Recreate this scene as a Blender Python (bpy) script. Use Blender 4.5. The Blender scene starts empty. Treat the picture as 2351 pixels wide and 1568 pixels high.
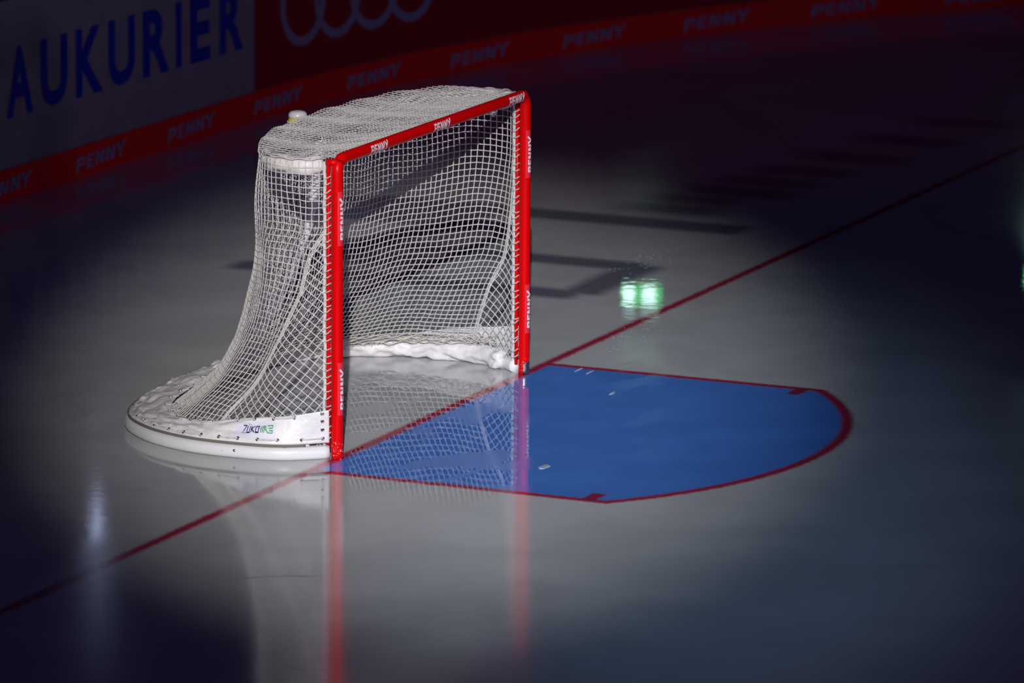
import bpy, bmesh, math, random
import numpy as np
from mathutils import Vector, Matrix

# ------------------------------------------------------------------ camera, world, light
S = bpy.context.scene
C = S.collection
random.seed(7)
rng = np.random.RandomState(11)

CAMP = (-21.5093, -10.0042, 5.17927)
YAW, PITCH, ROLL, FPX = 0.421369, -0.2020215, 0.00568731, 13086.47
cd = bpy.data.cameras.new('camera')
cam = bpy.data.objects.new('camera', cd)
C.objects.link(cam)
cd.sensor_width = 36.0
cd.lens = FPX / 2351 * 36.0
cd.clip_end = 300
d = Vector((math.cos(PITCH) * math.cos(YAW), math.cos(PITCH) * math.sin(YAW), math.sin(PITCH)))
r = d.cross(Vector((0, 0, 1))).normalized()
u = r.cross(d)
r2 = r * math.cos(ROLL) + u * math.sin(ROLL)
u2 = u * math.cos(ROLL) - r * math.sin(ROLL)
cam.matrix_world = Matrix(((r2.x, u2.x, -d.x, CAMP[0]), (r2.y, u2.y, -d.y, CAMP[1]), (r2.z, u2.z, -d.z, CAMP[2]), (0, 0, 0, 1)))
cd.dof.use_dof = True
cd.dof.focus_distance = 23.9
cd.dof.aperture_fstop = 2.8
S.camera = cam

S.view_settings.view_transform = 'Standard'
S.view_settings.look = 'None'
S.view_settings.exposure = 0.0
S.view_settings.gamma = 1.0
S.view_settings.use_curve_mapping = False

w = bpy.data.worlds.new('arena_dark')
S.world = w
w.use_nodes = True
bg = w.node_tree.nodes['Background']
bg.inputs[0].default_value = (0.24, 0.20, 1.0, 1)
bg.inputs[1].default_value = 0.017


def spot(name, target, az, el, dist, power, color, half_angle_deg, blend, radius):
    L = bpy.data.lights.new(name, 'SPOT')
    L.energy = power
    L.color = color
    L.spot_size = math.radians(2 * half_angle_deg)
    L.spot_blend = blend
    L.shadow_soft_size = radius
    o = bpy.data.objects.new(name, L)
    C.objects.link(o)
    a, e = math.radians(az), math.radians(el)
    t = Vector(target)
    v = Vector((-math.cos(a) * math.cos(e), -math.sin(a) * math.cos(e), math.sin(e)))
    o.location = t + v * dist
    o.rotation_euler = (-v).to_track_quat('-Z', 'Y').to_euler()
    return o


SPOT_AZ, SPOT_EL = 24.4, 20.8
def beam_aim(lat, vert):
    a, e = math.radians(SPOT_AZ), math.radians(SPOT_EL)
    return (lat * math.sin(a) + vert * math.cos(a) * math.sin(e), -lat * math.cos(a) + vert * math.sin(a) * math.sin(e), vert * math.cos(e))


spot('follow_spot', beam_aim(0.02, 0.26), SPOT_AZ, SPOT_EL, 42, 70000, (1.0, 0.97, 0.96), 2.68, 0.92, 0.10)
spot('wash_spot', beam_aim(0.95, -0.42), SPOT_AZ - 1, SPOT_EL, 42, 21000, (0.42, 0.70, 1.0), 2.6, 1.0, 0.3)

# added faint purple fill, brightens the boards from across the rink
hl = spot('board_fill', (6.0, 4.1, 0.5), 50, 5, 46, 5000, (0.74, 0.54, 1.0), 11, 1.0, 1.5)

# ------------------------------------------------------------------ materials
def new_mat(name):
    m = bpy.data.materials.new(name)
    m.use_nodes = True
    return m, m.node_tree, m.node_tree.nodes['Principled BSDF']


def mat(name, col, rough=0.5, metal=0.0, spec=0.5, ior=None, emit=None, estr=0.0, noise=None, bump=None, coat=0.0):
    m, nt, b = new_mat(name)
    b.inputs['Base Color'].default_value = (*col, 1)
    b.inputs['Roughness'].default_value = rough
    b.inputs['Metallic'].default_value = metal
    b.inputs['Specular IOR Level'].default_value = spec
    b.inputs['Coat Weight'].default_value = coat
    if ior:
        b.inputs['IOR'].default_value = ior
    if emit:
        b.inputs['Emission Color'].default_value = (*emit, 1)
        b.inputs['Emission Strength'].default_value = estr
    if noise or bump:
        tc = nt.nodes.new('ShaderNodeTexCoord')
        n = nt.nodes.new('ShaderNodeTexNoise')
        sc = (noise or bump)[0]
        n.inputs['Scale'].default_value = sc
        n.inputs['Detail'].default_value = 6
        nt.links.new(tc.outputs['Object'], n.inputs['Vector'])
        if noise:
            mx = nt.nodes.new('ShaderNodeMix')
            mx.data_type = 'RGBA'
            mr = nt.nodes.new('ShaderNodeMapRange')
            mr.inputs[1].default_value = noise[2]
            mr.inputs[2].default_value = noise[3]
            nt.links.new(n.outputs['Fac'], mr.inputs[0])
            nt.links.new(mr.outputs[0], mx.inputs[0])
            mx.inputs[6].default_value = (*col, 1)
            mx.inputs[7].default_value = (*noise[1], 1)
            nt.links.new(mx.outputs[2], b.inputs['Base Color'])
        if bump:
            n2 = nt.nodes.new('ShaderNodeTexNoise')
            n2.inputs['Scale'].default_value = bump[0]
            n2.inputs['Detail'].default_value = 5
            nt.links.new(tc.outputs['Object'], n2.inputs['Vector'])
            bp = nt.nodes.new('ShaderNodeBump')
            bp.inputs['Strength'].default_value = bump[1]
            bp.inputs['Distance'].default_value = bump[2]
            nt.links.new(n2.outputs['Fac'], bp.inputs['Height'])
            nt.links.new(bp.outputs[0], b.inputs['Normal'])
    return m


M_cord = mat('net_cord', (0.62, 0.60, 0.58), 0.85, noise=(60, (0.46, 0.44, 0.41), .45, .75))
M_hem = mat('hem_cord', (0.62, 0.59, 0.53), 0.85, noise=(40, (0.46, 0.42, 0.35), .4, .7))
M_canvas = mat('white_canvas', (0.76, 0.75, 0.75), 0.45, noise=(9, (0.66, 0.65, 0.66), .4, .8), bump=(13, 0.8, 0.014))
M_pad = mat('white_pad_vinyl', (0.74, 0.71, 0.70), 0.4, noise=(12, (0.60, 0.57, 0.56), .4, .8), bump=(22, 0.8, 0.012))
M_plastic = mat('white_plastic', (0.74, 0.75, 0.75), 0.28, noise=(26, (0.25, 0.25, 0.24), .70, .74))
M_gapshade = mat('gap_shade_grey', (0.16, 0.15, 0.13), 0.8)
M_metal = mat('steel', (0.62, 0.62, 0.60), 0.25, metal=1.0)
M_white = mat('white_letter', (0.80, 0.80, 0.82), 0.5)
M_film = mat('sticker_film', (0.72, 0.03, 0.05), 0.25)
M_patch = mat('logo_patch', (0.70, 0.70, 0.80), 0.5)
M_navy = mat('navy_print', (0.01, 0.012, 0.10), 0.5)
M_green = mat('green_print', (0.05, 0.34, 0.10), 0.5)
M_black = mat('black_print', (0.02, 0.02, 0.02), 0.6)
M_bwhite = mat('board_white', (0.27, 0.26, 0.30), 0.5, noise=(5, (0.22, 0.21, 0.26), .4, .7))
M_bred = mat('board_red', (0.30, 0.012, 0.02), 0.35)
M_kick = mat('kick_red', (0.80, 0.010, 0.012), 0.45)
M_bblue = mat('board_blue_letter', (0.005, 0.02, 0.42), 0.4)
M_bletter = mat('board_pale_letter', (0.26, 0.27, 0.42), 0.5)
M_cap = mat('board_cap', (0.03, 0.03, 0.06), 0.5)
M_snow = mat('ice_shaving', (0.34, 0.44, 0.58), 0.4)
M_bottle = mat('bottle_plastic', (0.62, 0.60, 0.62), 0.3)
M_yellow = mat('bottle_yellow', (0.75, 0.60, 0.03), 0.4)


def make_red():
    m, nt, b = new_mat('red_paint')
    N, L = nt.nodes, nt.links
    geo = N.new('ShaderNodeNewGeometry')
    sep = N.new('ShaderNodeSeparateXYZ')
    L.new(geo.outputs['Position'], sep.inputs[0])
    n = N.new('ShaderNodeTexNoise')
    n.inputs['Scale'].default_value = 45
    n.inputs['Detail'].default_value = 5
    L.new(geo.outputs['Position'], n.inputs['Vector'])
    # worn to bare metal on the front right foot of the far post
    def mth(op, a, c=None, v=None):
        k = N.new('ShaderNodeMath'); k.operation = op
        for i, x in enumerate((a, c)):
            if x is None: continue
            if isinstance(x, (int, float)): k.inputs[i].default_value = x
            else: L.new(x, k.inputs[i])
        return k.outputs[0]
    far = mth('GREATER_THAN', sep.outputs[0], 0.0)
    front = mth('LESS_THAN', mth('ADD', sep.outputs[1], mth('MULTIPLY', mth('SUBTRACT', n.outputs['Fac'], .5), .03)), -0.004)
    low = mth('LESS_THAN', mth('ADD', sep.outputs[2], mth('MULTIPLY', mth('SUBTRACT', n.outputs['Fac'], .5), .09)), 0.058)
    worn = mth('MULTIPLY', mth('MULTIPLY', far, front), low)
    n2 = N.new('ShaderNodeTexNoise'); n2.inputs['Scale'].default_value = 130; n2.inputs['Detail'].default_value = 2
    L.new(geo.outputs['Position'], n2.inputs['Vector'])
    low2 = mth('MULTIPLY', mth('LESS_THAN', sep.outputs[2], 0.075), mth('GREATER_THAN', n2.outputs['Fac'], 0.64))
    mx = N.new('ShaderNodeMix'); mx.data_type = 'RGBA'
    L.new(low2, mx.inputs[0])
    mx.inputs[6].default_value = (0.66, 0.001, 0.002, 1)
    mx.inputs[7].default_value = (0.75, 0.35, 0.33, 1)
    mx2 = N.new('ShaderNodeMix'); mx2.data_type = 'RGBA'
    L.new(worn, mx2.inputs[0])
    L.new(mx.outputs[2], mx2.inputs[6])
    mx2.inputs[7].default_value = (0.42, 0.40, 0.34, 1)
    L.new(mx2.outputs[2], b.inputs['Base Color'])
    L.new(worn, b.inputs['Metallic'])
    b.inputs['Roughness'].default_value = 0.32
    b.inputs['Specular IOR Level'].default_value = 0.12
    return m


M_red = make_red()


def make_ice():
    m, nt, b = new_mat('painted_ice')
    N, L = nt.nodes, nt.links
    geo = N.new('ShaderNodeNewGeometry')
    sep = N.new('ShaderNodeSeparateXYZ')
    L.new(geo.outputs['Position'], sep.inputs[0])
    X, Y = sep.outputs[0], sep.outputs[1]

    def mth(op, a, c=None, e=None):
        k = N.new('ShaderNodeMath'); k.operation = op
        for i, x in enumerate((a, c, e)):
            if x is None: continue
            if isinstance(x, (int, float)): k.inputs[i].default_value = x
            else: L.new(x, k.inputs[i])
        return k.outputs[0]

    def tex(scale, detail=4, stretch=None, dist=0.0):
        n = N.new('ShaderNodeTexNoise')
        n.inputs['Scale'].default_value = scale
        n.inputs['Detail'].default_value = detail
        n.inputs['Distortion'].default_value = dist
        if stretch:
            mp = N.new('ShaderNodeMapping')
            mp.inputs['Scale'].default_value = stretch[0]
            mp.inputs['Rotation'].default_value = (0, 0, stretch[1])
            L.new(geo.outputs['Position'], mp.inputs[0])
            L.new(mp.outputs[0], n.inputs['Vector'])
        else:
            L.new(geo.outputs['Position'], n.inputs['Vector'])
        return n.outputs['Fac']

    def ramp(v, a, c):      # 1 where v < a, 0 where v > c
        k = N.new('ShaderNodeMapRange'); k.interpolation_type = 'SMOOTHSTEP'
        L.new(v, k.inputs[0])
        k.inputs[1].default_value = a; k.inputs[2].default_value = c
        k.inputs[3].default_value = 1.0; k.inputs[4].default_value = 0.0
        return k.outputs[0]

    def mul(*a):
        o = a[0]
        for x in a[1:]: o = mth('MULTIPLY', o, x)
        return o

    jit = mth('MULTIPLY', mth('SUBTRACT', tex(30, 3), 0.5), 0.022)
    Xj, Yj = mth('ADD', X, jit), mth('ADD', Y, jit)
    AX = mth('ABSOLUTE', Xj)
    NY = mth('MULTIPLY', Yj, -1.0)
    R = mth('SQRT', mth('ADD', mth('MULTIPLY', Xj, Xj), mth('MULTIPLY', Yj, Yj)))
    sf = 0.017
    HW, RAD, LW = 1.205, 1.785, 0.05
    inside = mul(ramp(AX, HW - sf, HW + sf), ramp(R, RAD - sf, RAD + sf), ramp(mth('MULTIPLY', NY, -1.0), -sf, sf))
    inner = mul(ramp(AX, HW - LW - sf, HW - LW + sf), ramp(R, RAD - LW - sf, RAD - LW + sf), ramp(mth('MULTIPLY', NY, -1.0), -sf, sf))
    goal_line = ramp(mth('ABSOLUTE', mth('ADD', Yj, 0.0)), 0.025 - sf, 0.025 + sf)
    tick = mul(ramp(mth('ABSOLUTE', mth('SUBTRACT', AX, 1.12)), 0.055, 0.08), ramp(mth('ABSOLUTE', mth('SUBTRACT', NY, 1.225)), 0.02, 0.04))

    def mix(f, A, B):
        k = N.new('ShaderNodeMix'); k.data_type = 'RGBA'
        L.new(f, k.inputs[0])
        for i, x in ((6, A), (7, B)):
            if isinstance(x, tuple): k.inputs[i].default_value = (*x, 1)
            else: L.new(x, k.inputs[i])
        return k.outputs[2]

    frost = tex(2.2, 7, ((1, 1, 1), 0), 0.4)
    ice = mix(ramp(frost, 0.35, 0.65), (0.57, 0.58, 0.59), (0.51, 0.52, 0.53))
    # dark lettering painted under the ice between goal line and boards
    soft = 0.06
    def box(x0, x1, y0, y1, s=soft, sx=None):
        sx = s if sx is None else sx
        return mul(ramp(mth('ABSOLUTE', mth('SUBTRACT', X, (x0 + x1) / 2)), (x1 - x0) / 2 - sx, (x1 - x0) / 2 + sx),
                   ramp(mth('ABSOLUTE', mth('SUBTRACT', Y, (y0 + y1) / 2)), (y1 - y0) / 2 - s, (y1 - y0) / 2 + s))
    marks = box(3.36, 3.58, 0.50, 2.32)
    for q in (box(2.58, 2.80, 0.50, 2.32), box(2.72, 3.52, 0.41, 0.62), box(4.46, 4.72, 0.42, 2.5), box(4.02, 4.66, 1.72, 2.9), box(2.95, 3.3, 1.5, 2.2)):
        marks = mth('MAXIMUM', marks, q)
    for (x, y0, y1) in ((5.02, 0.70, 1.25), (5.30, 0.75, 1.25), (5.62, 0.55, 1.15), (5.95, 0.55, 1.1), (6.35, 0.5, 1.05), (6.85, 0.40, 1.0), (7.5, 0.35, 0.9), (8.2, 0.3, 0.8)):
        marks = mth('MAXIMUM', marks, mul(box(x - .15, x + .15, y0, y1, 0.16, 0.11), ramp(X, 40, 41)))
    ice = mix(mth('MULTIPLY', marks, 0.72), ice, (0.03, 0.03, 0.10))
    scr = mul(ramp(tex(9, 3, ((1.0, 9.0, 1), 0.35)), 0.70, 0.66))
    scr = mth('SUBTRACT', 1.0, ramp(tex(7, 4, ((14.0, 1.2, 1), 0.2)), 0.70, 0.76))
    blue = mix(ramp(tex(3, 5), 0.35, 0.7), (0.09, 0.26, 0.78), (0.078, 0.23, 0.70))
    blue = mix(mth('MULTIPLY', scr, 0.35), blue, (0.32, 0.42, 0.62))
    col = mix(inside, ice, (0.42, 0.03, 0.075))
    col = mix(inner, col, blue)
    col = mix(mul(goal_line, 1.0) if False else goal_line, col, (0.42, 0.025, 0.07))
    col = mix(mul(tick, inside), col, (0.30, 0.03, 0.08))
    # hairline cracks and a skate scratch
    cy, sy = math.cos(YAW), math.sin(YAW)
    fwd = mth('ADD', mth('MULTIPLY', X, cy), mth('MULTIPLY', Y, sy))
    lat = mth('SUBTRACT', mth('MULTIPLY', X, sy), mth('MULTIPLY', Y, cy))
    wig = mth('MULTIPLY', mth('SUBTRACT', tex(5, 4), 0.5), 0.10)
    for f0, l0, l1, tilt, c_ in ((-2.875, -.70, -.36, .12, (.10, .10, .12)), (-4.23, -.47, -.30, -.29, (.12, .12, .14)), (5.15, 1.46, 1.51, -3.0, (.8, .8, .85))):
        lm = (l0 + l1) / 2
        dv = mth('ABSOLUTE', mth('ADD', mth('SUBTRACT', mth('SUBTRACT', fwd, f0), mth('MULTIPLY', mth('SUBTRACT', lat, lm), tilt)), wig))
        cr = mul(ramp(dv, 0.003, 0.011), ramp(mth('ABSOLUTE', mth('SUBTRACT', lat, lm)), (l1 - l0) / 2 * .6, (l1 - l0) / 2), 0.7)
        col = mix(cr, col, c_)
    L.new(col, b.inputs['Base Color'])
    # freshly wet patches mirror sharply, frosted ice blurs
    wet = ramp(mth('SQRT', mth('ADD', mth('MULTIPLY', mth('MULTIPLY', mth('SUBTRACT', X, 0.0), 1.0), mth('SUBTRACT', X, 0.0)), mth('MULTIPLY', mth('ADD', Y, 0.1), mth('ADD', Y, 0.1)))), 1.05, 2.1)
    patch = ramp(tex(3.0, 3, ((0.55, 1.6, 1), 0.0), 0.6), 0.50, 0.56)
    behind = mul(mth('SUBTRACT', 1.0, ramp(X, 1.4, 2.2)), ramp(X, 4.2, 5.5), ramp(Y, 0.8, 1.6))
    behind = mth('MAXIMUM', behind, mul(mth('SUBTRACT', 1.0, ramp(Y, 0.1, 0.32)), ramp(X, -1.4, -0.9), 0.45))
    rough = mth('ADD', 0.015, mth('MULTIPLY', mth('SUBTRACT', 1.0, mth('MAXIMUM', behind, mul(wet, patch))), 0.105))
    L.new(rough, b.inputs['Roughness'])
    b.inputs['IOR'].default_value = 1.38
    bp = N.new('ShaderNodeBump')
    bp.inputs['Strength'].default_value = 0.25
    bp.inputs['Distance'].default_value = 0.0006
    L.new(tex(14, 3, ((1, 1, 1), 0)), bp.inputs['Height'])
    L.new(bp.outputs[0], b.inputs['Normal'])
    return m


M_ice = make_ice()

# ------------------------------------------------------------------ object helpers
def link(name, me, m=None, parent=None, smooth=True):
    o = bpy.data.objects.new(name, me)
    C.objects.link(o)
    if m is not None:
        me.materials.append(m)
    if smooth and len(me.polygons):
        me.polygons.foreach_set('use_smooth', [True] * len(me.polygons))
    if parent is not None:
        o.parent = parent
    return o


def obj(name, vf, m, parent=None, smooth=True):
    me = bpy.data.meshes.new(name)
    me.from_pydata([tuple(map(float, v)) for v in vf[0]], [], [tuple(map(int, f)) for f in vf[1]])
    me.update()
    return link(name, me, m, parent, smooth)


def empty(name, loc=(0, 0, 0)):
    o = bpy.data.objects.new(name, None)
    o.empty_display_size = 0.1
    C.objects.link(o)
    o.location = loc
    return o


def tag(o, label=None, cat=None, group=None, kind=None):
    if label: o['label'] = label
    if cat: o['category'] = cat
    if group: o['group'] = group
    if kind: o['kind'] = kind
    return o


class MB:
    def __init__(s):
        s.V, s.F, s.n = [], [], 0

    def add(s, V, F):
        V = np.asarray(V, float)
        s.V.append(V)
        s.F += [tuple(i + s.n for i in f) for f in F]
        s.n += len(V)

    def vf(s):
        return (np.concatenate(s.V), s.F)

    def tube(s, P, rad, n=6, closed=False, cap=True):
        P = np.asarray(P, float)
        m = len(P)
        if m < 2: return
        if closed:
            T = np.roll(P, -1, 0) - np.roll(P, 1, 0)
        else:
            T = np.gradient(P, axis=0)
        T /= np.linalg.norm(T, axis=1)[:, None] + 1e-12
        up = np.array([0, 0, 1.0]) if abs(T[0][2]) < 0.8 else np.array([1.0, 0, 0])
        nrm = []
        a = up - T[0] * (up @ T[0]); a /= np.linalg.norm(a)
        for i in range(m):
            a = a - T[i] * (a @ T[i]); a = a / (np.linalg.norm(a) + 1e-12)
            nrm.append(a)
        nrm = np.array(nrm); bn = np.cross(T, nrm)
        th = np.arange(n) * 2 * np.pi / n
        R = np.broadcast_to(np.asarray(rad, float), (m,)) if np.ndim(rad) < 2 else np.asarray(rad)
        if R.ndim == 1: R = np.repeat(R[:, None], n, 1)
        V = P[:, None, :] + R[:, :, None] * (np.cos(th)[None, :, None] * nrm[:, None, :] + np.sin(th)[None, :, None] * bn[:, None, :])
        F = []
        for i in range(m if closed else m - 1):
            i2 = (i + 1) % m
            for j in range(n):
                j2 = (j + 1) % n
                F.append((i * n + j, i * n + j2, i2 * n + j2, i2 * n + j))
        if cap and not closed:
            F.append(tuple(range(n))[::-1]); F.append(tuple((m - 1) * n + j for j in range(n)))
        s.add(V.reshape(-1, 3), F)

    def box(s, lo, hi):
        x0, y0, z0 = lo; x1, y1, z1 = hi
        s.add([(x0, y0, z0), (x1, y0, z0), (x1, y1, z0), (x0, y1, z0), (x0, y0, z1), (x1, y0, z1), (x1, y1, z1), (x0, y1, z1)],
              [(0, 3, 2, 1), (4, 5, 6, 7), (0, 1, 5, 4), (1, 2, 6, 5), (2, 3, 7, 6), (3, 0, 4, 7)])

    def torus(s, c, axis, R, rr, n=14, k=6):
        axis = np.array(axis, float); axis /= np.linalg.norm(axis)
        up = np.array([0, 0, 1.0]) if abs(axis[2]) < .9 else np.array([1.0, 0, 0])
        a = np.cross(axis, up); a /= np.linalg.norm(a); b = np.cross(axis, a)
        t = np.arange(n) * 2 * np.pi / n
        s.tube(np.array(c) + R * (np.cos(t)[:, None] * a + np.sin(t)[:, None] * b), rr, k, closed=True)

    def build(s, name, m, parent=None, smooth=True):
        return obj(name, s.vf(), m, parent, smooth)


def catmull(P, n):
    P = np.asarray(P, float)
    P = np.vstack([2 * P[0] - P[1], P, 2 * P[-1] - P[-2]])
    out = []
    for i in range(1, len(P) - 2):
        t = np.linspace(0, 1, n, endpoint=False)[:, None]
        out.append(.5 * ((2 * P[i]) + (-P[i - 1] + P[i + 1]) * t + (2 * P[i - 1] - 5 * P[i] + 4 * P[i + 1] - P[i + 2]) * t ** 2 + (-P[i - 1] + 3 * P[i] - 3 * P[i + 1] + P[i + 2]) * t ** 3))
    out.append(P[-2][None])
    return np.vstack(out)


class Outline:
    """symmetric plan outline from the near post round the back to the far post"""
    def __init__(s, half):
        half = list(half)
        full = half + [(-x, y) for x, y in half[:-1]][::-1]
        c = catmull(full, 24)
        L = np.r_[0, np.cumsum(np.linalg.norm(np.diff(c, axis=0), axis=1))]
        s.L = L[-1]; s.q = L / L[-1]; s.c = c

    def __call__(s, q):
        q = np.clip(q, 0, 1)
        return np.stack([np.interp(q, s.q, s.c[:, 0]), np.interp(q, s.q, s.c[:, 1])], -1)


# ------------------------------------------------------------------ ice and boards
def grid_plane(x0, x1, y0, y1):
    return ([(x0, y0, 0), (x1, y0, 0), (x1, y1, 0), (x0, y1, 0)], [(0, 1, 2, 3)])


# board line: straight end boards, then the rounded corner
BY, BX0, BR = 4.15, 6.3, 10.0
def board(sv, z, off=0.0):
    sv = np.asarray(sv, float); z = np.asarray(z, float)
    t = np.maximum(sv - BX0, 0) / BR
    off = np.broadcast_to(np.asarray(off, float), sv.shape)
    x = np.where(sv < BX0, sv, BX0 + (BR - off) * np.sin(t))
    y = np.where(sv < BX0, BY + off * -1, BY - BR + (BR - off) * np.cos(t))
    return np.stack([x, y, np.broadcast_to(z, x.shape)], -1)


ice_pts = [tuple(p) for p in board(np.linspace(-14, 24, 120), 0.0)]
ice_v = ice_pts + [(24, -16, 0), (-26, -16, 0), (-26, BY, 0)]
floor = obj('floor', (ice_v, [tuple(range(len(ice_v)))[::-1]]), M_ice, smooth=False)
tag(floor, kind='structure')


def band(name, s0, s1, z0, z1, off0, off1, m, parent=None, step=0.25):
    """a slab standing on the board line, from off0 (rear) to off1 (rink side)"""
    n = max(2, int((s1 - s0) / step) + 1)
    sv = np.linspace(s0, s1, n)
    A = [board(sv, z0, off0), board(sv, z1, off0), board(sv, z1, off1), board(sv, z0, off1)]
    V = np.stack(A, 1).reshape(-1, 3)
    F = []
    for i in range(n - 1):
        for j in range(4):
            F.append((i * 4 + j, i * 4 + (j + 1) % 4, i * 4 + 4 + (j + 1) % 4, i * 4 + 4 + j))
    F.append((3, 2, 1, 0)); F.append(tuple((n - 1) * 4 + j for j in range(4)))
    return obj(name, (V, F), m, parent, smooth=False)


wall = band('wall_back', -14, 24, 0.0, 1.04, -0.12, 0.0, M_bwhite)
tag(wall, kind='structure')
capo = band('trim_1', -14, 24, 1.0405, 1.075, -0.13, 0.015, M_cap)
tag(capo, kind='structure')


def text_mesh(txt, size=1.0, offset=0.0, shear=0.0, extrude=0.0, spacing=1.0, xs=1.0):
    cu = bpy.data.curves.new('t', 'FONT')
    cu.body = txt; cu.size = size; cu.offset = offset; cu.shear = shear; cu.extrude = extrude
    cu.space_character = spacing; cu.resolution_u = 4
    o = bpy.data.objects.new('t', cu)
    C.objects.link(o)
    dg = bpy.context.evaluated_depsgraph_get()
    me = bpy.data.meshes.new_from_object(o.evaluated_get(dg))
    bpy.data.objects.remove(o)
    bm = bmesh.new(); bm.from_mesh(me)
    bmesh.ops.triangulate(bm, faces=bm.faces)
    bm.verts.ensure_lookup_table()
    V = np.array([v.co[:] for v in bm.verts]); F = [tuple(v.index for v in f.verts) for f in bm.faces]
    bm.free(); bpy.data.meshes.remove(me)
    V[:, 0] *= xs
    return V, F


def fit(V, wd, ht):
    lo, hi = V.min(0), V.max(0)
    V = V.copy()
    V[:, 0] = (V[:, 0] - (lo[0] + hi[0]) / 2) / (hi[0] - lo[0]) * wd
    V[:, 1] = (V[:, 1] - (lo[1] + hi[1]) / 2) / (hi[1] - lo[1]) * ht
    return V


def strokes_mesh(polys, wd):
    """letters from fat strokes: each poly is a list of 2-D points, drawn with square ends and mitred joints"""
    V, F = [], []
    for lift, P in enumerate(polys):
        P = np.array(P, float); n = len(P)
        T = np.gradient(P, axis=0)
        for i in range(n - 1):
            pass
        nr = []
        for i in range(n):
            a = P[i] - P[i - 1] if i else P[1] - P[0]
            b = P[i + 1] - P[i] if i < n - 1 else P[-1] - P[-2]
            a = a / np.linalg.norm(a); b = b / np.linalg.norm(b)
            na = np.array([-a[1], a[0]]); nb = np.array([-b[1], b[0]])
            m = na + nb; m /= np.linalg.norm(m) + 1e-9
            nr.append(m / max(0.5, m @ na))
        nr = np.array(nr)
        b0 = len(V)
        for i in range(n):
            V.append([*(P[i] + nr[i] * wd / 2), lift]); V.append([*(P[i] - nr[i] * wd / 2), lift])
        for i in range(n - 1):
            k = b0 + 2 * i
            F.append((k, k + 1, k + 3, k + 2))
    return np.array(V), F


# PENNY word in heavy block letters, rising like the sticker: cap height grows toward the Y
def penny():
    W = 0.20
    parts = []
    x = 0
    def seg(pts): parts.append([(x + a, b) for a, b in pts])
    seg([(0.12, -0.06), (0.12, 1.0)]); seg([(0.05, .90), (0.50, .90), (0.58, .78), (0.58, .58), (0.50, .46), (0.18, .46)])
    x = 0.78
    seg([(0.12, 0.0), (0.12, 1.0)]); seg([(0.05, .90), (0.55, .90)]); seg([(0.05, .50), (0.50, .50)]); seg([(0.05, .10), (0.55, .10)])
    for x in (1.44, 2.26):
        seg([(0.12, 0.0), (0.12, 1.0)]); seg([(0.12, .98), (0.58, .02)]); seg([(0.58, 0.0), (0.58, 1.0)])
    x = 3.02
    seg([(0.05, 1.04), (0.36, .48)]); seg([(0.70, 1.10), (0.36, .48)]); seg([(0.36, 0.56), (0.36, 0.0)])
    V, F = strokes_mesh(parts, W)
    V[:, 0] += V[:, 1] * 0.10
    return V, F


PEN = penny()


def on_board(V, s_mid, z_mid, off=0.004, shear=0.0):
    """glue a flat text mesh to the rink side of the boards; reads left to right from the ice"""
    s = s_mid + V[:, 0]
    return board(s, z_mid + V[:, 1] + shear * V[:, 0], off + V[:, 2] * .0005)


def thick_board_text(name, V, F, s_mid, z_mid, m, parent, off=0.004, shear=0.0, zfun=None):
    A = on_board(V, s_mid, z_mid, off, shear)
    return obj(name, (A, F), m, parent, smooth=False)


# white panel with blue word, red panel with rings
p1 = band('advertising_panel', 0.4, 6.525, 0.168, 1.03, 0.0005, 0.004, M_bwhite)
tag(p1, 'white advertising panel with blue capital letters on the rink boards behind the goal', 'advertising panel')
def bold_word(txt, wd, ht, off):
    V, F = text_mesh(txt, 1.0, offset=off, spacing=1.06)
    return fit(V, wd, ht), F
for i, (ch, s0, s1) in enumerate((('A', 3.72, 4.00), ('U', 4.08, 4.37), ('K', 4.46, 4.76), ('U', 4.82, 5.12), ('R', 5.21, 5.52), ('I', 5.59, 5.66), ('E', 5.76, 6.00), ('R', 6.11, 6.40))):
    V, F = bold_word(ch, s1 - s0, 0.36, 0.035)
    thick_board_text('letter', V, F, (s0 + s1) / 2, 0.605, M_bblue, p1, 0.006)
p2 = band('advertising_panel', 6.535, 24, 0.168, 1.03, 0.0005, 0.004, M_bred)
tag(p2, 'dark red advertising panel with pale linked rings on the curved rink boards', 'advertising panel')
for k in range(4):
    t = np.linspace(0, 2 * np.pi, 49)
    Ro, cx = 0.245, 7.08 + k * 0.375
    V, F = strokes_mesh([[(0.222 * math.cos(a), 0.222 * math.sin(a)) for a in t]], 0.052)
    thick_board_text('ring_emblem', V, F, cx, 0.60, M_bletter, p2, 0.006 + 0.0006 * k)
V, F = strokes_mesh([[(0, 0), (0, .30)]], 0.10)
thick_board_text('letter', V, F, 8.93, 0.56, M_bletter, p2, 0.006)

kick = band('kick_plate', -14, 24, 0.0, 0.166, 0.0005, 0.010, M_kick)
tag(kick, 'red kick plate with a repeated pale word along the foot of the boards', 'kick plate')
for k in range(-2, 12):
    s_mid = 3.68 + 1.035 * k
    V, F = PEN
    V = fit(V, 0.55, 0.088)
    thick_board_text('lettering', V, F, s_mid, 0.084, M_bletter, kick, 0.012, shear=0.035)

# ------------------------------------------------------------------ the goal
goal = empty('hockey_goal', (0, 0, 0))
tag(goal, 'red framed ice hockey goal with white netting standing on the goal line', 'hockey goal')
PX, PH, PR = 0.9396, 1.2461, 0.0244

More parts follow.
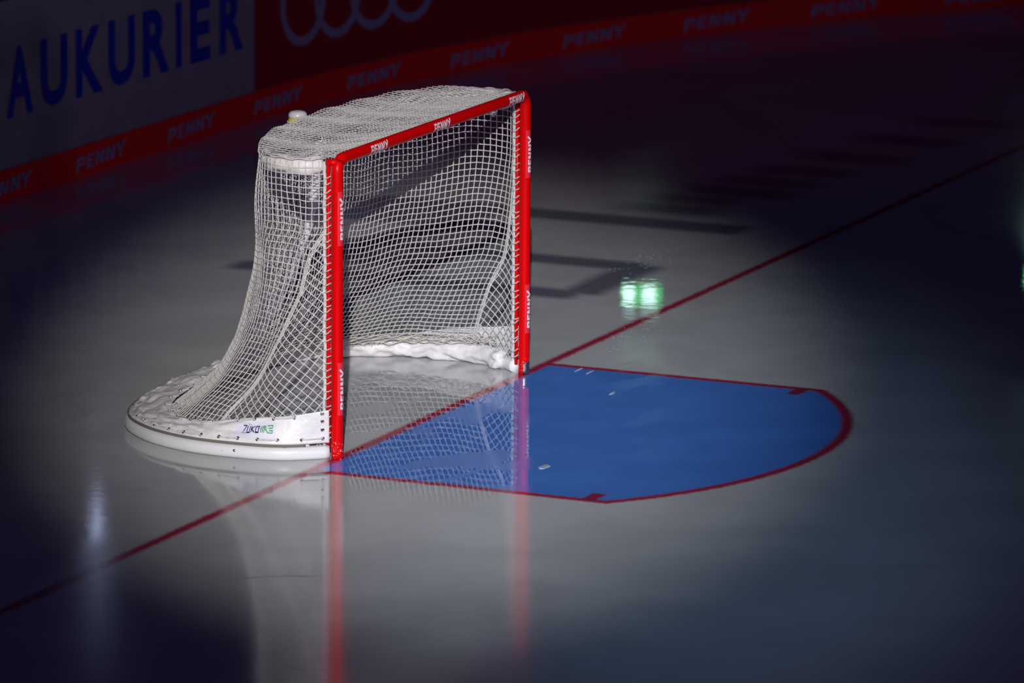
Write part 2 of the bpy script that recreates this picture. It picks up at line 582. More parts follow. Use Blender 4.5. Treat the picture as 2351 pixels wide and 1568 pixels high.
# posts and crossbar
def post(sx):
    b = MB()
    zs = [0.0, 0.02, 0.3, 0.7, 1.1, PH - 0.055]
    P = [(sx * PX, 0, z) for z in zs]
    R = 0.052
    for a in np.linspace(0, math.pi / 4, 5)[1:]:
        P.append((sx * (PX - R + R * math.cos(a)), 0, PH - R + R * math.sin(a)))
    b.tube(P, PR, 32)
    return b.build('post', M_red, goal)
def crossbar():
    b = MB(); R = 0.052; P = []
    for a in np.linspace(math.pi / 4, math.pi / 2, 5):
        P.append((-(PX - R + R * math.cos(a)), 0, PH - R + R * math.sin(a)))
    P.append((-0.4, 0, PH)); P.append((0.4, 0, PH))
    P += [(-x, y, z) for x, y, z in P[:5][::-1]]
    b.tube(P, PR, 32, cap=False)
    return b.build('crossbar', M_red, goal)
posts = {-1: post(-1), 1: post(1)}
bar = crossbar()

def subdivide(V, F, n=1):
    me = bpy.data.meshes.new('x'); me.from_pydata([tuple(v) for v in V], [], F)
    bm = bmesh.new(); bm.from_mesh(me)
    bmesh.ops.subdivide_edges(bm, edges=bm.edges, cuts=n, use_grid_fill=True)
    bmesh.ops.triangulate(bm, faces=bm.faces)
    bm.verts.ensure_lookup_table()
    V = np.array([v.co[:] for v in bm.verts]); F = [tuple(v.index for v in f.verts) for f in bm.faces]
    bm.free(); bpy.data.meshes.remove(me)
    return V, F

PENS = subdivide(*PEN, 3)
def sticker_on_post(sx, z0, z1):
    # film
    az0 = -math.pi / 2
    n = 10
    th = np.linspace(az0 - 1.0, az0 + 1.0, n)
    V, F = [], []
    for z in (z0 - 0.02, z1 + 0.025):
        for t in th: V.append((sx * PX + (PR + .0004) * math.cos(t), (PR + .0004) * math.sin(t), z))
    for i in range(n - 1): F.append((i, i + 1, n + i + 1, n + i))
    st = obj('sticker', (V, F), M_film, posts[sx])
    V, F = PENS
    V = fit(V, z1 - z0, 0.037)
    # reads upward, caps pointing to the viewer's left (rearward round the outside)
    th = az0 - V[:, 1] / PR
    rr = PR + 0.0009 + V[:, 2] * .00008
    A = np.stack([sx * PX + rr * np.cos(th), rr * np.sin(th), (z0 + z1) / 2 + V[:, 0]], -1)
    obj('lettering', (A, F), M_white, st)
for sx, zz in ((-1, ((.207, .382), (.914, 1.093))), (1, ((.207, .380), (.900, 1.066)))):
    for z0, z1 in zz: sticker_on_post(sx, z0, z1)
for xm in (-0.585, 0.03, 0.80):
    n = 10
    V, F = [], []
    th = np.linspace(-1.1, 1.1, n)
    for x in (xm - .11, xm + .11):
        for t in th: V.append((x, -(PR + .0004) * math.cos(t), PH + (PR + .0004) * math.sin(t)))
    for i in range(n - 1): F.append((i, i + 1, n + i + 1, n + i))
    st = obj('sticker', (V, F), M_red, bar)
    V, F = PENS
    V = fit(V, 0.165, 0.046)
    th = V[:, 1] / PR
    rr = PR + .0009 + V[:, 2] * .00008
    A = np.stack([xm + V[:, 0], -rr * np.cos(th), PH + rr * np.sin(th)], -1)
    obj('lettering', (A, F), M_white, st)

# lacing rods behind the posts
for sx in (-1, 1):
    b = MB()
    b.tube([(sx * (PX + .002), .0385, z) for z in (0.04, .4, .8, PH - .012)], 0.0085, 8)
    for z in (0.10, 0.42, 0.80, 1.10):
        b.box((sx * PX - .004, .018, z), (sx * PX + .004, .036, z + .02))
    b.tube([(sx * PX, 0.0, PH - .012), (sx * PX, .046, PH - .012)], 0.015, 14)
    b.build('lacing_rod', M_red, goal)

# outlines
T_ = Outline([(-.944, .050), (-1.005, .13), (-.985, .27), (-.88, .38), (-.71, .455), (-.45, .525), (0, .555)])
B_ = Outline([(-.946, .052), (-1.02, .20), (-1.06, .42), (-1.02, .66), (-.90, .85), (-.68, .98), (-.35, 1.03), (0, 1.04)])
O_ = Outline([(-.955, .0), (-1.085, .17), (-1.125, .36), (-1.11, .62), (-1.0, .87), (-.79, 1.07), (-.45, 1.17), (0, 1.20)])
ZW = np.array([(0.03, 1.0), (.07, .92), (.11, .80), (.18, .64), (.24, .51), (.30, .41), (.42, .27), (.53, .19), (.70, .10), (.84, .045), (1.0, .015), (1.25, 0.0)])
def wz(z):
    return np.interp(z, ZW[:, 0], ZW[:, 1])

def surf(q, z, rip=1.0):
    """netting surface: q fraction from near post to far post, z height"""
    q = np.asarray(q, float); z = np.asarray(z, float)
    q, z = np.broadcast_arrays(q, z)
    w_ = wz(z)[..., None]
    t, b = T_(q), B_(q)
    p = t * (1 - w_) + b * w_
    t2, b2 = T_(q + .004), B_(q + .004); t1, b1 = T_(q - .004), B_(q - .004)
    tan = (t2 - t1) * (1 - w_) + (b2 - b1) * w_
    tan /= np.linalg.norm(tan, axis=-1, keepdims=True) + 1e-9
    nor = np.stack([-tan[..., 1], tan[..., 0]], -1)   # outward: left of travel
    s = q * 3.6
    edge = np.clip(np.minimum(q, 1 - q) / .05, 0, 1) * np.clip((1.22 - z) / .22, 0, 1) * np.clip((z - .02) / .15, 0, 1)
    dd = (.35 + .75 * np.exp(-((q - .09) / .07) ** 2)) * (.016 * np.sin(4.3 * s + 3.5 * z + 1.0) + .012 * np.sin(9.1 * s - 5.3 * z + 2.0) + .007 * np.sin(17 * s + 9 * z)
          + .010 * np.sin(6.0 * z + 2.2 * s)) * edge * rip
    # inward sag of the sides at mid height
    dd -= .022 * np.sin(np.clip(z / 1.2, 0, 1) * math.pi) * edge * (np.clip(1 - np.abs(np.minimum(q, 1 - q) - .10) / .10, 0, 1))
    p = p + nor * dd[..., None]
    zz = z + edge * (.010 * np.sin(3.9 * s + .7) + .006 * np.sin(11 * s + 4 * z)) * rip
    # tuck over the top pad
    return np.concatenate([p, zz[..., None]], -1)

def seam_f(z):
    return np.interp(z, [.04, .17, .27, .35, .50, .60, .75, .95], [.27, .24, .20, .165, .085, .06, .03, 0.0])
def seam_s(z):
    return np.interp(z, [.04, .17, .27, .35, .50, .60, .70, .86, .95], [.52, .45, .36, .30, .20, .155, .105, .06, 0.0])
def perim(z):
    return T_.L * (1 - wz(z)) + B_.L * wz(z)

CR = 0.0022
PITCH_N = 0.0280
def net_main():
    b = MB()
    N = int(round((T_.L) / PITCH_N))
    # height parameter by arc length of the back profile
    zz = np.linspace(.045, PH - .004, 400)
    dz = np.diff(zz); dw = np.diff(wz(zz)) * .42
    L = np.r_[0, np.cumsum(np.sqrt(dz ** 2 + dw ** 2))]
    M = int(round(L[-1] / .0282))
    zrow = np.interp(np.linspace(0, L[-1], M + 1), L, zz)
    jit = rng.normal(0, .0009, (N + 1, M + 1, 2))
    Q = np.zeros((N + 1, M + 1)); Z = np.zeros((N + 1, M + 1))
    for j in range(M + 1):
        qs = seam_s(zrow[j]) / perim(zrow[j])
        qf = seam_f(zrow[j]) / perim(zrow[j])
        a = np.arange(N + 1) / N
        Q[:, j] = qs + a * (1 - qs - qf)
        Z[:, j] = zrow[j]
    inner = np.ones_like(Q); inner[0] = inner[-1] = 0; inner[:, -1] = 0
    G = surf(Q + jit[..., 0] / 3.4 * inner, Z + jit[..., 1] * inner)
    def fine(P, bow):
        # slight droop between knots
        out = [P[0]]
        for i in range(1, len(P)):
            mid = (P[i - 1] + P[i]) / 2
            mid = mid + bow
            out += [mid, P[i]]
        return np.array(out)
    for i in range(N + 1):
        b.tube(fine(G[i], rng.normal(0, .0007, 3)), CR, 5, cap=False)
    for j in range(M):
        b.tube(fine(G[:, j], np.array([0, 0, -.0012])), CR, 5, cap=False)
    # knots
    kv = np.array([(1, 0, 0), (-1, 0, 0), (0, 1, 0), (0, -1, 0), (0, 0, 1), (0, 0, -1)]) * .0043
    kf = [(0, 2, 4), (2, 1, 4), (1, 3, 4), (3, 0, 4), (2, 0, 5), (1, 2, 5), (3, 1, 5), (0, 3, 5)]
    for i in range(0, N + 1):
        for j in range(0, M):
            b.add(G[i, j] + kv, kf)
    return b

net_main().build('back_netting', M_cord, goal)

def net_gusset(side):
    b = MB()
    ang = math.radians(52)
    d1 = np.array([math.cos(ang), -math.sin(ang)])     # toward the rear and down, along the seam
    d2 = np.array([math.sin(ang), math.cos(ang)])
    sp = .0315
    seam_s = globals()['seam_s'] if side < 0 else seam_f
    def inside(s, z): return (s >= 0) & (z > .05) & (z < .955) & (s <= seam_s(z))
    for dd, ee in ((d1, d2), (d2, d1)):
        for k in range(-60, 90):
            t = np.arange(-1.6, 1.6, sp / 2)
            P = k * sp * ee[None, :] + t[:, None] * dd[None, :] + np.array([0, .2])
            ok = inside(P[:, 0], P[:, 1])
            i = 0
            while i < len(t):
                if ok[i]:
                    j = i
                    while j + 1 < len(t) and ok[j + 1]: j += 1
                    a, c = max(i - 1, 0), min(j + 1, len(t) - 1)
                    pts = P[a:c + 1].copy()
                    pts[:, 1] = np.clip(pts[:, 1], .05, .96)
                    pts[:, 0] = np.clip(pts[:, 0], 0, seam_s(pts[:, 1]))
                    q = pts[:, 0] / perim(pts[:, 1])
                    if side > 0: q = 1 - q
                    b.tube(surf(q, pts[:, 1]), CR, 5, cap=False)
                    i = j + 1
                else: i += 1
    return b
for sd in (-1, 1):
    g = net_gusset(sd).build('side_netting', M_cord, goal)
    b = MB()
    zz = np.linspace(.05, .955, 50)
    for o_ in (-.007, .007):
        s_ = np.maximum((seam_s if sd < 0 else seam_f)(zz) + o_, 0.0)
        q = s_ / perim(zz)
        if sd > 0: q = 1 - q
        b.tube(surf(q, zz + rng.normal(0, .0015, 50)), .0026, 6)
    b.build('seam', M_cord, g)

# border ropes beside the posts and lacing loops round the rods
for sd in (-1, 1):
    zz = np.linspace(.045, PH - .01, 90)
    p = surf(np.full(90, 0.0 if sd < 0 else 1.0), zz, 0)
    b = MB()
    wob = .0025 * np.sin(zz * 37) + .0015 * np.sin(zz * 91)
    p[:, 0] += sd * .010 * 0 + wob * .5
    p[:, 1] += .004 + wob
    b.tube(p, .0075, 7)
    b.build('border_rope', M_cord, goal)
    b = MB()
    n = 38; ALL = []
    for k in range(n):
        z = .07 + (PH - .12) * k / n + rng.normal(0, .003)
        h = .012 + rng.normal(0, .005)
        x = sd * (PX + .002)
        P = [(x + .004, .062, z - .003), (x - .011, .050, z), (x - .0125, .036, z + h * .5), (x - .004, .0275, z + h), (x + .010, .030, z + h), (x + .0125, .042, z + h * .6), (x + .006, .060, z + .004)]
        ALL += P
    b.tube(catmull(ALL, 3), .0022, 5)
    b.build('lacing', M_cord, goal)

# top netting
def net_top():
    b = MB()
    half = T_.c[:len(T_.c) // 2 + 1]
    half = half[int(np.argmin(half[:, 0])):]
    def yback(x):
        return np.interp(-np.abs(x), half[:, 0], half[:, 1])
    def h(x, y):
        yb = yback(x)
        f = y / yb
        return PH + .018 - .010 * np.sin(f * math.pi) + .004 * f ** 2 - .012 * np.clip((np.abs(x) - .8) / .18, 0, 1) + .006 * np.sin(5 * x + 7 * y) * np.sin(f * math.pi) + .004 * np.sin(23 * x) * f
    px = .0285
    # threads running front to back
    c = T_.c
    for x in np.arange(-.982, .985, px):
        yb = yback(x)
        y0 = .0 if abs(x) < PX else np.interp(abs(x), [PX, 1.0], [.05, .14])
        if yb - y0 < .04: continue
        ys = np.linspace(y0, yb, max(3, int((yb - y0) / .015)))
        xs = x + .002 * np.sin(ys * 30 + x * 40)
        P = np.stack([xs, ys, h(xs, ys)], -1)
        P = np.vstack([P, [(xs[-1], yb + .006, PH - .012)]])
        b.tube(P, .0019, 5, cap=False)
    for y in np.arange(.022, .555, .0295):
        xm = -np.interp(y, [.0, .05, .13, .27, .38, .455, .525, .556], [-.93, -.944, -1.0, -.985, -.88, -.71, -.45, -.02])
        if xm < .05: continue
        n = int(2 * xm / .012)
        xs = np.linspace(-xm, xm, n)
        ys = y + .0015 * np.sin(xs * 60 + y * 50) + .006 * np.sin(xs * 3 + y * 9)
        ys = np.minimum(ys, yback(xs))
        b.tube(np.stack([xs, ys, h(xs, ys)], -1), .0019, 5, cap=False)
    # edge cord
    q = np.linspace(0, 1, 160)
    t = T_(q)
    b.tube(np.stack([t[:, 0], t[:, 1], PH + .003 + .003 * np.sin(q * 190)], -1), .0032, 6)
    # lashing along the crossbar
    xs = np.linspace(-.90, .90, 700)
    b.tube(np.stack([xs, .0275 - .004 * np.cos(xs * 200), PH + .010 + .008 * np.sin(xs * 200)], -1), .0025, 5)
    return b
net_top().build('top_netting', M_cord, goal)

# crumpled tubes
def crumple(P, R, n=20, amp=.12, seed=0, flat=1.0):
    P = np.asarray(P, float); m = len(P)
    r_ = np.random.RandomState(seed)
    L = np.r_[0, np.cumsum(np.linalg.norm(np.diff(P, axis=0), axis=1))]
    th = np.arange(n) * 2 * np.pi / n
    A = np.zeros((m, n))
    for _ in range(14):
        k1 = r_.uniform(14, 60); k2 = r_.randint(1, 4) * r_.choice([-1, 1]); ph = r_.uniform(0, 6.28)
        A += np.abs(np.sin(k1 * L[:, None] * .5 + k2 * th[None, :] + ph)) - .6
    A = A / 14 ** .5 * 1.6
    b = MB()
    b.tube(P, R * (1 + amp * A), n)
    return b

q = np.linspace(0.004, .996, 240)
t = T_(q)
nrm_in = lambda O, q: (lambda a: np.stack([a[:, 1], -a[:, 0]], -1) / np.linalg.norm(a, axis=1)[:, None])(O(q + .003) - O(q - .003))
ti = t + nrm_in(T_, q) * .039
crumple(np.stack([ti[:, 0], ti[:, 1], np.full(240, PH - .029)], -1), .038, amp=.12, seed=3).build('top_padding', M_pad, goal)

# central rear support in a white wrap
P = catmull([(0, .53, PH - .05), (0, .555, 1.0), (0, .60, .78), (0, .69, .55), (0, .82, .33), (0, .98, .14), (0, 1.12, .05)], 14)
sup = crumple(P, .024, amp=.16, seed=5).build('rear_support', M_pad, goal)
for txt, z, sz in (('KOV', 1.165, .030), ('VAYK', 1.115, .030), ('O', 1.065, .030)):
    V, F = text_mesh(txt, 1.0, offset=.02)
    V = fit(V, len(txt) * .024, sz)
    th = V[:, 0] / .035 + math.radians(205 - 12)
    yy = np.interp(z, [.78, 1.0, 1.216], [.60, .555, .53])
    A = np.stack([.036 * np.cos(th), yy + .036 * np.sin(th), z + V[:, 1]], -1)
    obj('lettering', (A, F), M_black, sup)

# base frame: white plastic covered tube
q = np.linspace(0.006, .994, 200)
o_ = O_(q); oi = o_ + nrm_in(O_, q) * .030
b = MB()
th = np.arange(24) * 2 * np.pi / 24
prof = np.stack([.030 * np.sign(np.cos(th)) * np.abs(np.cos(th)) ** .85, .0285 * np.sign(np.sin(th)) * np.abs(np.sin(th)) ** .85], -1)
nn = nrm_in(O_, q)
V = np.zeros((200, 24, 3))
V[:, :, :2] = oi[:, None, :] - nn[:, None, :] * prof[None, :, 0, None]
V[:, :, 2] = .0285 + prof[None, :, 1]
F = [(i * 24 + j, i * 24 + 24 + j, i * 24 + 24 + (j + 1) % 24, i * 24 + (j + 1) % 24) for i in range(199) for j in range(24)]
F += [tuple(range(24)), tuple(199 * 24 + j for j in range(24))[::-1]]
b.add(V.reshape(-1, 3), F)
base = b.build('base_frame', M_plastic, goal)
# bolt head and scuffs on the near side
def out_pt(s_m, z, off=0.0):
    qq = np.array([s_m / O_.L]); p = O_(qq)[0]; n_ = nrm_in(O_, qq)[0]
    return np.array([p[0] - n_[0] * off, p[1] - n_[1] * off, z]), -n_
p_, n_ = out_pt(.43, .036, -.001)
b = MB(); b.tube([p_ - np.array([*n_, 0]) * .004, p_ + np.array([*n_, 0]) * .0015], .006, 12)
b.build('bolt', M_metal, base)

# inner crumpled wrap round the foot of the frame
q = np.linspace(.025, .972, 420)
oi = O_(q) + nrm_in(O_, q) * .058
b = crumple(np.stack([oi[:, 0], oi[:, 1], np.full(420, .044)], -1), .040, n=28, amp=.26, seed=9)
V, F = b.vf()
V = V.copy()
# the wrap is stretched over the tube from inside: it never bulges past the tube's middle line
nq = np.repeat(nrm_in(O_, q), 28, 0); ro = np.repeat(O_(q), 28, 0)
dep = ((V[:, :2] - ro) * nq).sum(1)
V[:, :2] += nq * np.maximum(.032 - dep, 0)[:, None]; V[:, 2] = np.maximum(V[:, 2], .002)
obj('inner_wrap', (V, F), M_pad, goal)

# canvas skirt
def skirt_top(s):
    s = np.minimum(s, O_.L - s)
    return np.interp(s, [0, .2, .42, .65, .9, 1.2, 1.8], [.212, .180, .158, .120, .105, .11, .13])
wr = np.random.RandomState(21)
WR = [(wr.uniform(5, 22) * wr.choice([-1, 1]), wr.uniform(1, 9), wr.uniform(0, 6.28), wr.uniform(.5, 1)) for _ in range(9)]
def skirt(s, t, off=0.0):
    s = np.asarray(s, float); t = np.asarray(t, float); s, t = np.broadcast_arrays(s, t)
    q = s / O_.L
    bot = O_(q); n_ = nrm_in(O_, q.reshape(-1)).reshape(q.shape + (2,))
    bot = bot + n_ * .019
    zt = skirt_top(s)
    top = surf(q, zt, 0)
    n2 = nrm_in(B_, q.reshape(-1)).reshape(q.shape + (2,))
    tp = top[..., :2] - n2 * .016
    # never pass inside the tube
    tp[..., 1] -= .035 * np.exp(-(np.minimum(s, O_.L - s) - .02) / .1)
    tt = t[..., None]
    bulge = np.sin(t * math.pi)
    p = bot * (1 - tt) + tp * tt
    z = .068 * (1 - t) + zt * t + .006 * bulge
    wk = sum(a * (np.abs(np.sin(k * s + m * t + ph)) - .6) for k, m, ph, a in WR) * .0038
    back = np.clip((np.minimum(s, O_.L - s) - .05) / .5, .15, 1.5)
    env = np.clip(t / .35, 0.06, 1) * np.clip((1 - t) / .1, .25, 1)
    off = np.broadcast_to(np.asarray(off, float), s.shape)
    p = p - n_ * (wk * env * back + off)[..., None]
    z = z + wk * env * back * .8 + off * .35
    return np.concatenate([p, z[..., None]], -1)
ns, nt_ = 560, 18
s_ = np.linspace(.022, O_.L - .022, ns); t_ = np.linspace(0, 1, nt_)
G = skirt(s_[:, None], t_[None, :])
V = G.reshape(-1, 3)
F = [(i * nt_ + j, i * nt_ + j + 1, (i + 1) * nt_ + j + 1, (i + 1) * nt_ + j) for i in range(ns - 1) for j in range(nt_ - 1)]
sk = obj('canvas_skirt', (V, F), M_canvas, goal)
md = sk.modifiers.new('thickness', 'SOLIDIFY'); md.thickness = .0025; md.offset = 0
# dark grey strip added as the shade in the gap between skirt and base
q = np.linspace(.03, .97, 200)
oi = O_(q) + nrm_in(O_, q) * .021
b = MB(); b.tube(np.stack([oi[:, 0], oi[:, 1], np.full(200, .0625)], -1), .0075, 6)
b.build('gap_shade_strip', M_gapshade, goal)

def eyelet_at(s, t):
    p = skirt(np.array([s]), np.array([t]), .0025)[0]
    pa = skirt(np.array([s + .01]), np.array([t]), .0025)[0]; pb = skirt(np.array([s]), np.array([t + .05]), .0025)[0]
    n_ = np.cross(pb - p, pa - p); n_ /= np.linalg.norm(n_)
    if n_[:2] @ (p[:2] - np.array([0, .4])) < 0: n_ = -n_
    return p, n_
EY = []
Ls = O_.L
low = [.050, .140, .245, .335, .425, .515, .605, .70, .80, .90, 1.0, 1.1]
low_pairs = [(0, 1), (2, 3), (4, 5), (6, 7), (8, 9), (10, 11)]
up = [.050, .17, .27, .37, .46, .60, .76, .90, 1.02, 1.14, 1.30, 1.44, 1.58, 1.72]
up_pairs = [(1, 2), (3, 4), (5, 6), (8, 9), (10, 11), (12, 13)]
side = [(.050, .38), (.050, .64)]
def add_eyelets(seq, t, mirror=False):
    for s in seq:
        EY.append(((Ls - s) if mirror else s, t))
for s in low: EY.append((s, .13))
for s in up: EY.append((s, .90))
EY += side
for s in low[:6]: EY.append((Ls - s, .13))
for s in up[:8]: EY.append((Ls - s, .90))
proto = {}
hole_me = None
for k, (s, t) in enumerate(EY):
    p, n_ = eyelet_at(s, t)
    b = MB()
    b.torus((0, 0, 0), (0, 0, 1), .0062, .0021, 14, 6)
    if not proto:
        a = np.arange(14) * 2 * np.pi / 14
        e = b.build('eyelet', M_metal, sk)
        e.data.materials.append(M_black)
        bm = bmesh.new(); bm.from_mesh(e.data)
        vs = [bm.verts.new((.0055 * math.cos(x), .0055 * math.sin(x), 0.0003)) for x in a]
        f = bm.faces.new(vs); f.material_index = 1
        bm.to_mesh(e.data); bm.free()
        proto['e'] = e
    else:
        e = proto['e'].copy(); C.objects.link(e); e.parent = sk
    e.location = p + n_ * .002
    e.rotation_euler = Vector(n_).to_track_quat('Z', 'Y').to_euler()
def lace(s0, t0, s1, t1):
    ss = np.linspace(s0, s1, 8); tt = np.linspace(t0, t1, 8)
    P = skirt(ss, tt, .006)
    A, Z_ = P[0], P[-1]
    k = np.linspace(0, 1, 8)[:, None]
    P = .35 * P + .65 * (A * (1 - k) + Z_ * k)
    P[:, 2] -= .0015 * np.sin(k[:, 0] * math.pi)
    b = MB(); b.tube(P, .0028, 6); b.build('lace', M_cord, sk)
for i, j in low_pairs: lace(low[i], .13, low[j], .13)
for i, j in up_pairs: lace(up[i], .90, up[j], .90)
for i, j in ((0, 1), (2, 3)): lace(Ls - up[i], .9, Ls - up[j], .9)
for s in up: lace(s, .90, s + .01, 1.06)

# logo patch with lettering, near side
SP0, SP1, TP0, TP1 = .255, .452, .16, .80
def patch_pts(V, off):
    # V in 0..1 x 0..1, x runs rear to front in view (left to right)
    s = SP1 + (SP0 - SP1) * V[:, 0]
    t = TP0 + (TP1 - TP0) * V[:, 1]
    p = skirt(s, t * 1.0, off)
    return p
gx, gy = np.meshgrid(np.linspace(0, 1, 12), np.linspace(0, 1, 8), indexing='ij')
V = patch_pts(np.stack([gx.ravel(), gy.ravel()], -1), .0030)
F = [(i * 8 + j, i * 8 + j + 1, (i + 1) * 8 + j + 1, (i + 1) * 8 + j) for i in range(11) for j in range(7)]
lp = obj('logo_patch', (V, F), M_patch, sk)
def patch_text(V2, F2, x0, x1, y0, y1, m):
    lo, hi = V2.min(0), V2.max(0)
    U = np.stack([x0 + (V2[:, 0] - lo[0]) / (hi[0] - lo[0]) * (x1 - x0), y0 + (V2[:, 1] - lo[1]) / (hi[1] - lo[1]) * (y1 - y0)], -1)
    obj('lettering', (patch_pts(U, .0038 + V2[:, 2] * .0002), F2), m, lp, smooth=False)
zuko = [[(0, 1), (.8, 1), (0, 0), (.8, 0)],
        [(1.15, 1), (1.1, 0), (1.75, 0), (1.8, 1)], [(1.25, 1.22), (1.25, 1.36)], [(1.65, 1.22), (1.65, 1.36)],
        [(2.2, 0), (2.2, 1)], [(2.95, 1), (2.25, .5), (2.95, 0)],
        [(3.3, 0), (3.3, 1), (4.0, 1), (4.0, 0), (3.2, 0)]]
V, F = strokes_mesh(zuko, .20)
V, F = subdivide(V, F, 2)
patch_text(V, F, .17, .60, .28, .86, M_navy)
hng = [[(0, 0), (0, 1)], [(.28, 0), (.28, 1), (.62, 1)], [(.28, 1), (1.15, 0), (1.9, 0)], [(.55, .0), (.55, .5)], [(.62, .98), (.80, .70)],
       [(1.0, 1), (1.9, 1), (1.9, .72)], [(1.2, .62), (1.9, .62)], [(1.35, .30), (1.9, .30), (1.9, 0)]]
V, F = strokes_mesh(hng, .15)
V, F = subdivide(V, F, 2)
patch_text(V, F, .635, .93, .28, .77, M_green)

# bunched netting along the foot inside the skirt
b = MB()
for k in range(5):
    qs = np.linspace(.03, .97, 420)
    zz = .085 + .010 * k * .6 + .012 * np.sin(qs * (60 + 9 * k) + k) + .006 * np.sin(qs * 230 + 3 * k)
    zz = zz + np.interp(np.minimum(qs, 1 - qs), [0, .04, .14, .2], [.03, .03, .0, 0])
    P = surf(qs, zz, 0)
    n_ = nrm_in(B_, qs)
    P[:, :2] += n_ * (.004 + .008 * np.sin(qs * (80 + 7 * k) + 2 * k) + .012)[:, None]
    b.tube(P, .0022, 5)
b.build('net_hem', M_hem, goal)

# small round metal cap near the top rear corner
b = MB()
b.tube([(.985, .175, 1.145), (.975, .17, 1.145)], .016, 14)
b.tube([(.99, .18, 1.145), (.985, .175, 1.145)], .010, 10)
b.build('clamp', mat('dull_metal', (0.35, 0.36, 0.38), .5), goal)

# bottle cradle and bottle behind the top bar
b = MB()
BXc, BYc = -0.03, .628
for z in (1.17, 1.225):
    t = np.arange(20) * 2 * np.pi / 20
    b.tube(np.stack([BXc + .044 * np.cos(t), BYc + .044 * np.sin(t), np.full(20, z)], -1), .003, 6, closed=True)
for a in (0, 1.57, 3.14, 4.71):
    b.tube([(BXc + .044 * math.cos(a), BYc + .044 * math.sin(a), 1.225), (BXc + .044 * math.cos(a), BYc + .044 * math.sin(a), 1.055), (BXc, BYc, 1.043)], .003, 6)
b.tube([(BXc, .56, 1.215), (BXc, .588, 1.215)], .004, 6)
b.build('bottle_cradle', M_cord, goal)
bot = empty('water_bottle', (BXc, BYc, 1.048))
tag(bot, 'white water bottle with yellow base band held behind the top of the goal', 'water bottle')
def lathe(prof, n=28):
    V, F = [], []
    for r_, z in prof:
        for k in range(n):
            a = 2 * math.pi * k / n
            V.append((r_ * math.cos(a), r_ * math.sin(a), z))
    for i in range(len(prof) - 1):
        for k in range(n):
            F.append((i * n + k, i * n + (k + 1) % n, (i + 1) * n + (k + 1) % n, (i + 1) * n + k))
    F.append(tuple(range(n))[::-1]); F.append(tuple((len(prof) - 1) * n + k for k in range(n)))
    return V, F
obj('body', lathe([(.030, 0), (.036, .006), (.038, .02), (.038, .16), (.038, .178)]), M_bottle, bot)
obj('band', lathe([(.0385, .176), (.040, .178), (.040, .190), (.0385, .192)]), M_yellow, bot)
obj('cap', lathe([(.039, .192), (.0405, .202), (.039, .211), (.032, .219), (.018, .223), (.004, .224)]), M_bottle, bot)

# ------------------------------------------------------------------ ice shavings
def chip(loc, size, seed, label, group=None):
    bm = bmesh.new()
    bmesh.ops.create_icosphere(bm, subdivisions=3, radius=1)
    r_ = np.random.RandomState(seed)
    K = r_.normal(size=(6, 3)) * 2.2; ph = r_.uniform(0, 6, 6)
    for v in bm.verts:
        f = 1 + .16 * sum(math.sin(K[i] @ np.array(v.co[:]) + ph[i]) for i in range(6)) / 1.6
        v.co = Vector((v.co.x * size[0] * f, v.co.y * size[1] * f, max(-.2, v.co.z) * size[2] * f + .2 * size[2]))
    me = bpy.data.meshes.new('ice_chip'); bm.to_mesh(me); bm.free()
    o = link('ice_chip', me, M_snow)
    o.location = loc
    tag(o, label, 'ice chip', group)
chip((-0.708, -.829, .0), (.040, .022, .004), 1, 'largest pale ice chip lying on the blue crease in front of the goal mouth')
chip((.734, -.515, 0), (.026, .008, .004), 2, 'small round pale ice chip out on the far half of the blue crease')
chip((1.126, -.184, 0), (.045, .0035, .003), 3, 'thin ice sliver at the far red edge of the crease, nearer the far post')
chip((1.095, -.249, 0), (.045, .0035, .003), 4, 'thin ice sliver at the far red edge of the crease, farther from the far post')
def crumbs(cx, cy, sx, sy, n, seed, label):
    r_ = np.random.RandomState(seed); b = MB()
    for _ in range(n):
        x, y = cx + r_.normal(0, sx), cy + r_.normal(0, sy); k = r_.uniform(.0012, .0035)
        o8 = np.array([(1, 0, 0), (-1, 0, 0), (0, 1, 0), (0, -1, 0), (0, 0, 1), (0, 0, -.3)]) * [k * 2.2, k, k * .7]
        b.add(o8 + [x, y, k * .2], [(0, 2, 4), (2, 1, 4), (1, 3, 4), (3, 0, 4), (2, 0, 5), (1, 2, 5), (3, 1, 5), (0, 3, 5)])
    tag(b.build('ice_crumbs', M_snow), label, 'ice crumbs', kind='stuff')
crumbs(3.62, .55, .14, .05, 60, 5, 'scatter of tiny ice crumbs by the pointed dark painted mark beyond the goal')
crumbs(1.95, -.12, .16, .05, 26, 6, 'scatter of tiny ice crumbs between the goal line and the far crease edge')

# ------------------------------------------------------------------ lit exit sign beyond the corner boards
dark = mat('tribune_wall', (0.015, 0.015, 0.02), .8)
for nm, lo, hi in (('wall_left', (-16, 24, 0), (34, 24.3, 9)), ('wall_far', (32, -16, 0), (32.3, 24, 9))):
    b = MB(); b.box(lo, hi)
    tag(b.build(nm, dark, smooth=False), kind='structure')
cc = grid_plane(-16, 34, 2.0, 26)
cc = ([(x, y, -.02) for x, y, z in cc[0]], cc[1])
gr = obj('floor_concourse', cc, mat('concourse', (0.02, 0.02, 0.025), .8), smooth=False)
tag(gr, kind='structure')
E_g = mat('sign_green', (.02, .3, .05), .5, emit=(.03, .75, .16), estr=1.6)
E_w = mat('sign_white', (.8, .8, .8), .5, emit=(.62, 1.0, .88), estr=3.6)
E_dim = mat('sign_dim_image', (.2, .3, .2), .5, emit=(.30, .60, .50), estr=.9)


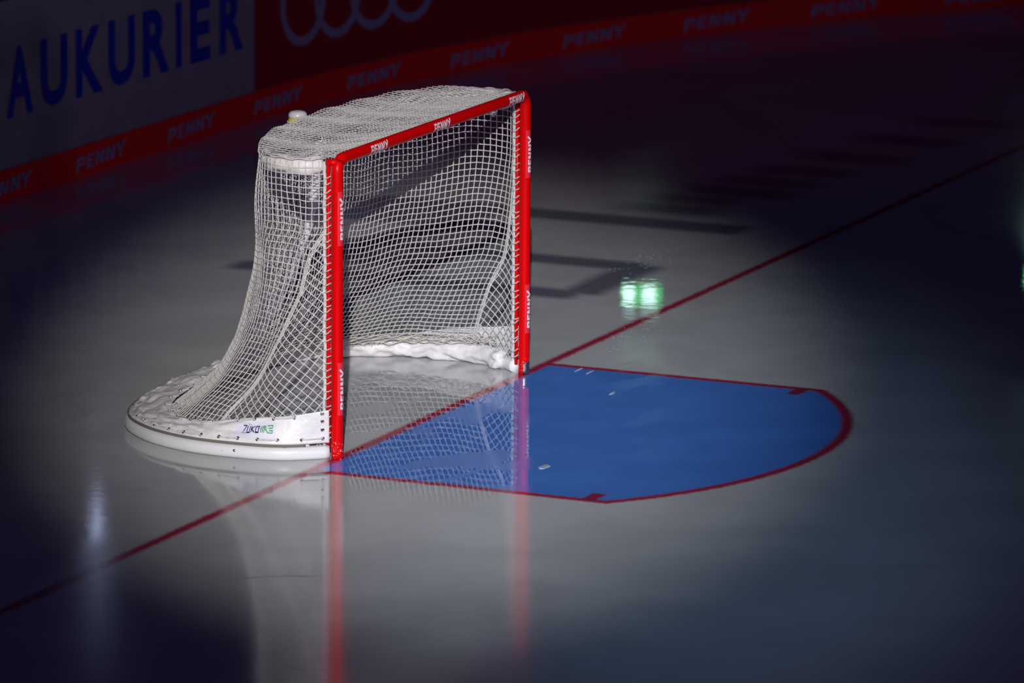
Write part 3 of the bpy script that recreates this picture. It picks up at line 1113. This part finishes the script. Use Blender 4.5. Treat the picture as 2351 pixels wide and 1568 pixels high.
def basis(az):
    f_ = Vector((-math.cos(az), -math.sin(az), 0)); rt = Vector((math.sin(az), -math.cos(az), 0))
    return f_, rt
def lbox(b, o, f_, rt, x0, x1, z0, z1, d0, d1):
    V = []
    for dd in (d0, d1):
        for x, z in ((x0, z0), (x1, z0), (x1, z1), (x0, z1)):
            V.append(tuple(Vector(o) + rt * x + f_ * dd + Vector((0, 0, z))))
    b.add(V, [(0, 1, 2, 3), (7, 6, 5, 4), (0, 4, 5, 1), (1, 5, 6, 2), (2, 6, 7, 3), (3, 7, 4, 0)])
M_pole = mat('dark_steel', (.04, .04, .05), .6)
def exit_sign(o, label, pole_label):
    az = YAW - .02
    f_, rt = basis(az)
    root = empty('exit_sign', o)
    tag(root, label, 'exit sign', None)
    inv = Matrix.Translation(-Vector(o))
    def part(name, m, *rects, parent=root):
        b = MB()
        for rc in rects: lbox(b, o, f_, rt, *rc)
        V, F = b.vf()
        return obj(name, (V - np.array(o), F), m, parent, smooth=False)
    W_ = .29
    part('housing', M_pole, (-W_ / 2 - .01, W_ / 2 + .01, -.085, .165, -.06, -.001))
    face = part('sign_face', E_g, (-W_ / 2, W_ / 2, -.075, .070, 0, .006))
    part('pictogram', E_w, (-W_ / 2 + .012, -.052, -.066, .062, .0065, .009), (.006, .100, -.066, .062, .0065, .009), parent=face)
    part('dim_image_plate', E_dim, (-W_ / 2 + .02, -.05, .085, .155, 0, .006), (0, W_ / 2 - .02, .085, .155, 0, .006))  # added glowing plates imitating the dim second image of the sign
    b = MB()
    lbox(b, o, f_, rt, -.05, .05, -o[2] - .02, .6, -.18, -.062)
    po = b.build('sign_post', M_pole, smooth=False)
    tag(po, pole_label, 'post')
exit_sign((15.72, 5.66, 2.745), 'lit green and white exit sign mirrored in the ice beside the far goal line', 'dark steel post carrying the exit sign mirrored beside the far goal line')
exit_sign((17.42, 3.18, 2.70), 'lit green and white exit sign mirrored at the right edge of the ice', 'dark steel post carrying the exit sign mirrored at the right edge')

E_l = mat('lamp_tube', (.8, .8, .9), .5, emit=(.55, .65, 1.0), estr=9.0)
o = (16.95, 10.8, 5.08)
f_, rt = basis(YAW + .07)
lp_ = empty('tube_lamp', o)
tag(lp_, 'bluish tube lamp mirrored as a pale streak in the ice at lower left', 'lamp')
b = MB(); b.tube([(0, 0, 0), (0, 0, .60)], .011, 12); b.build('tube', E_l, lp_)
b = MB(); b.tube([(0, 0, -.02), (0, 0, 0)], .025, 12); b.tube([(0, 0, .60), (0, 0, .62)], .025, 12); lbox(b, (0, 0, 0), f_, rt, -.02, .02, -.02, .62, -.06, -.03)
b.build('bracket', M_pole, lp_)
b = MB(); lbox(b, o, f_, rt, -.05, .05, -o[2] - .02, .6, -.18, -.062)
tag(b.build('lamp_post', M_pole, smooth=False), 'dark steel post carrying the bluish tube lamp', 'post')
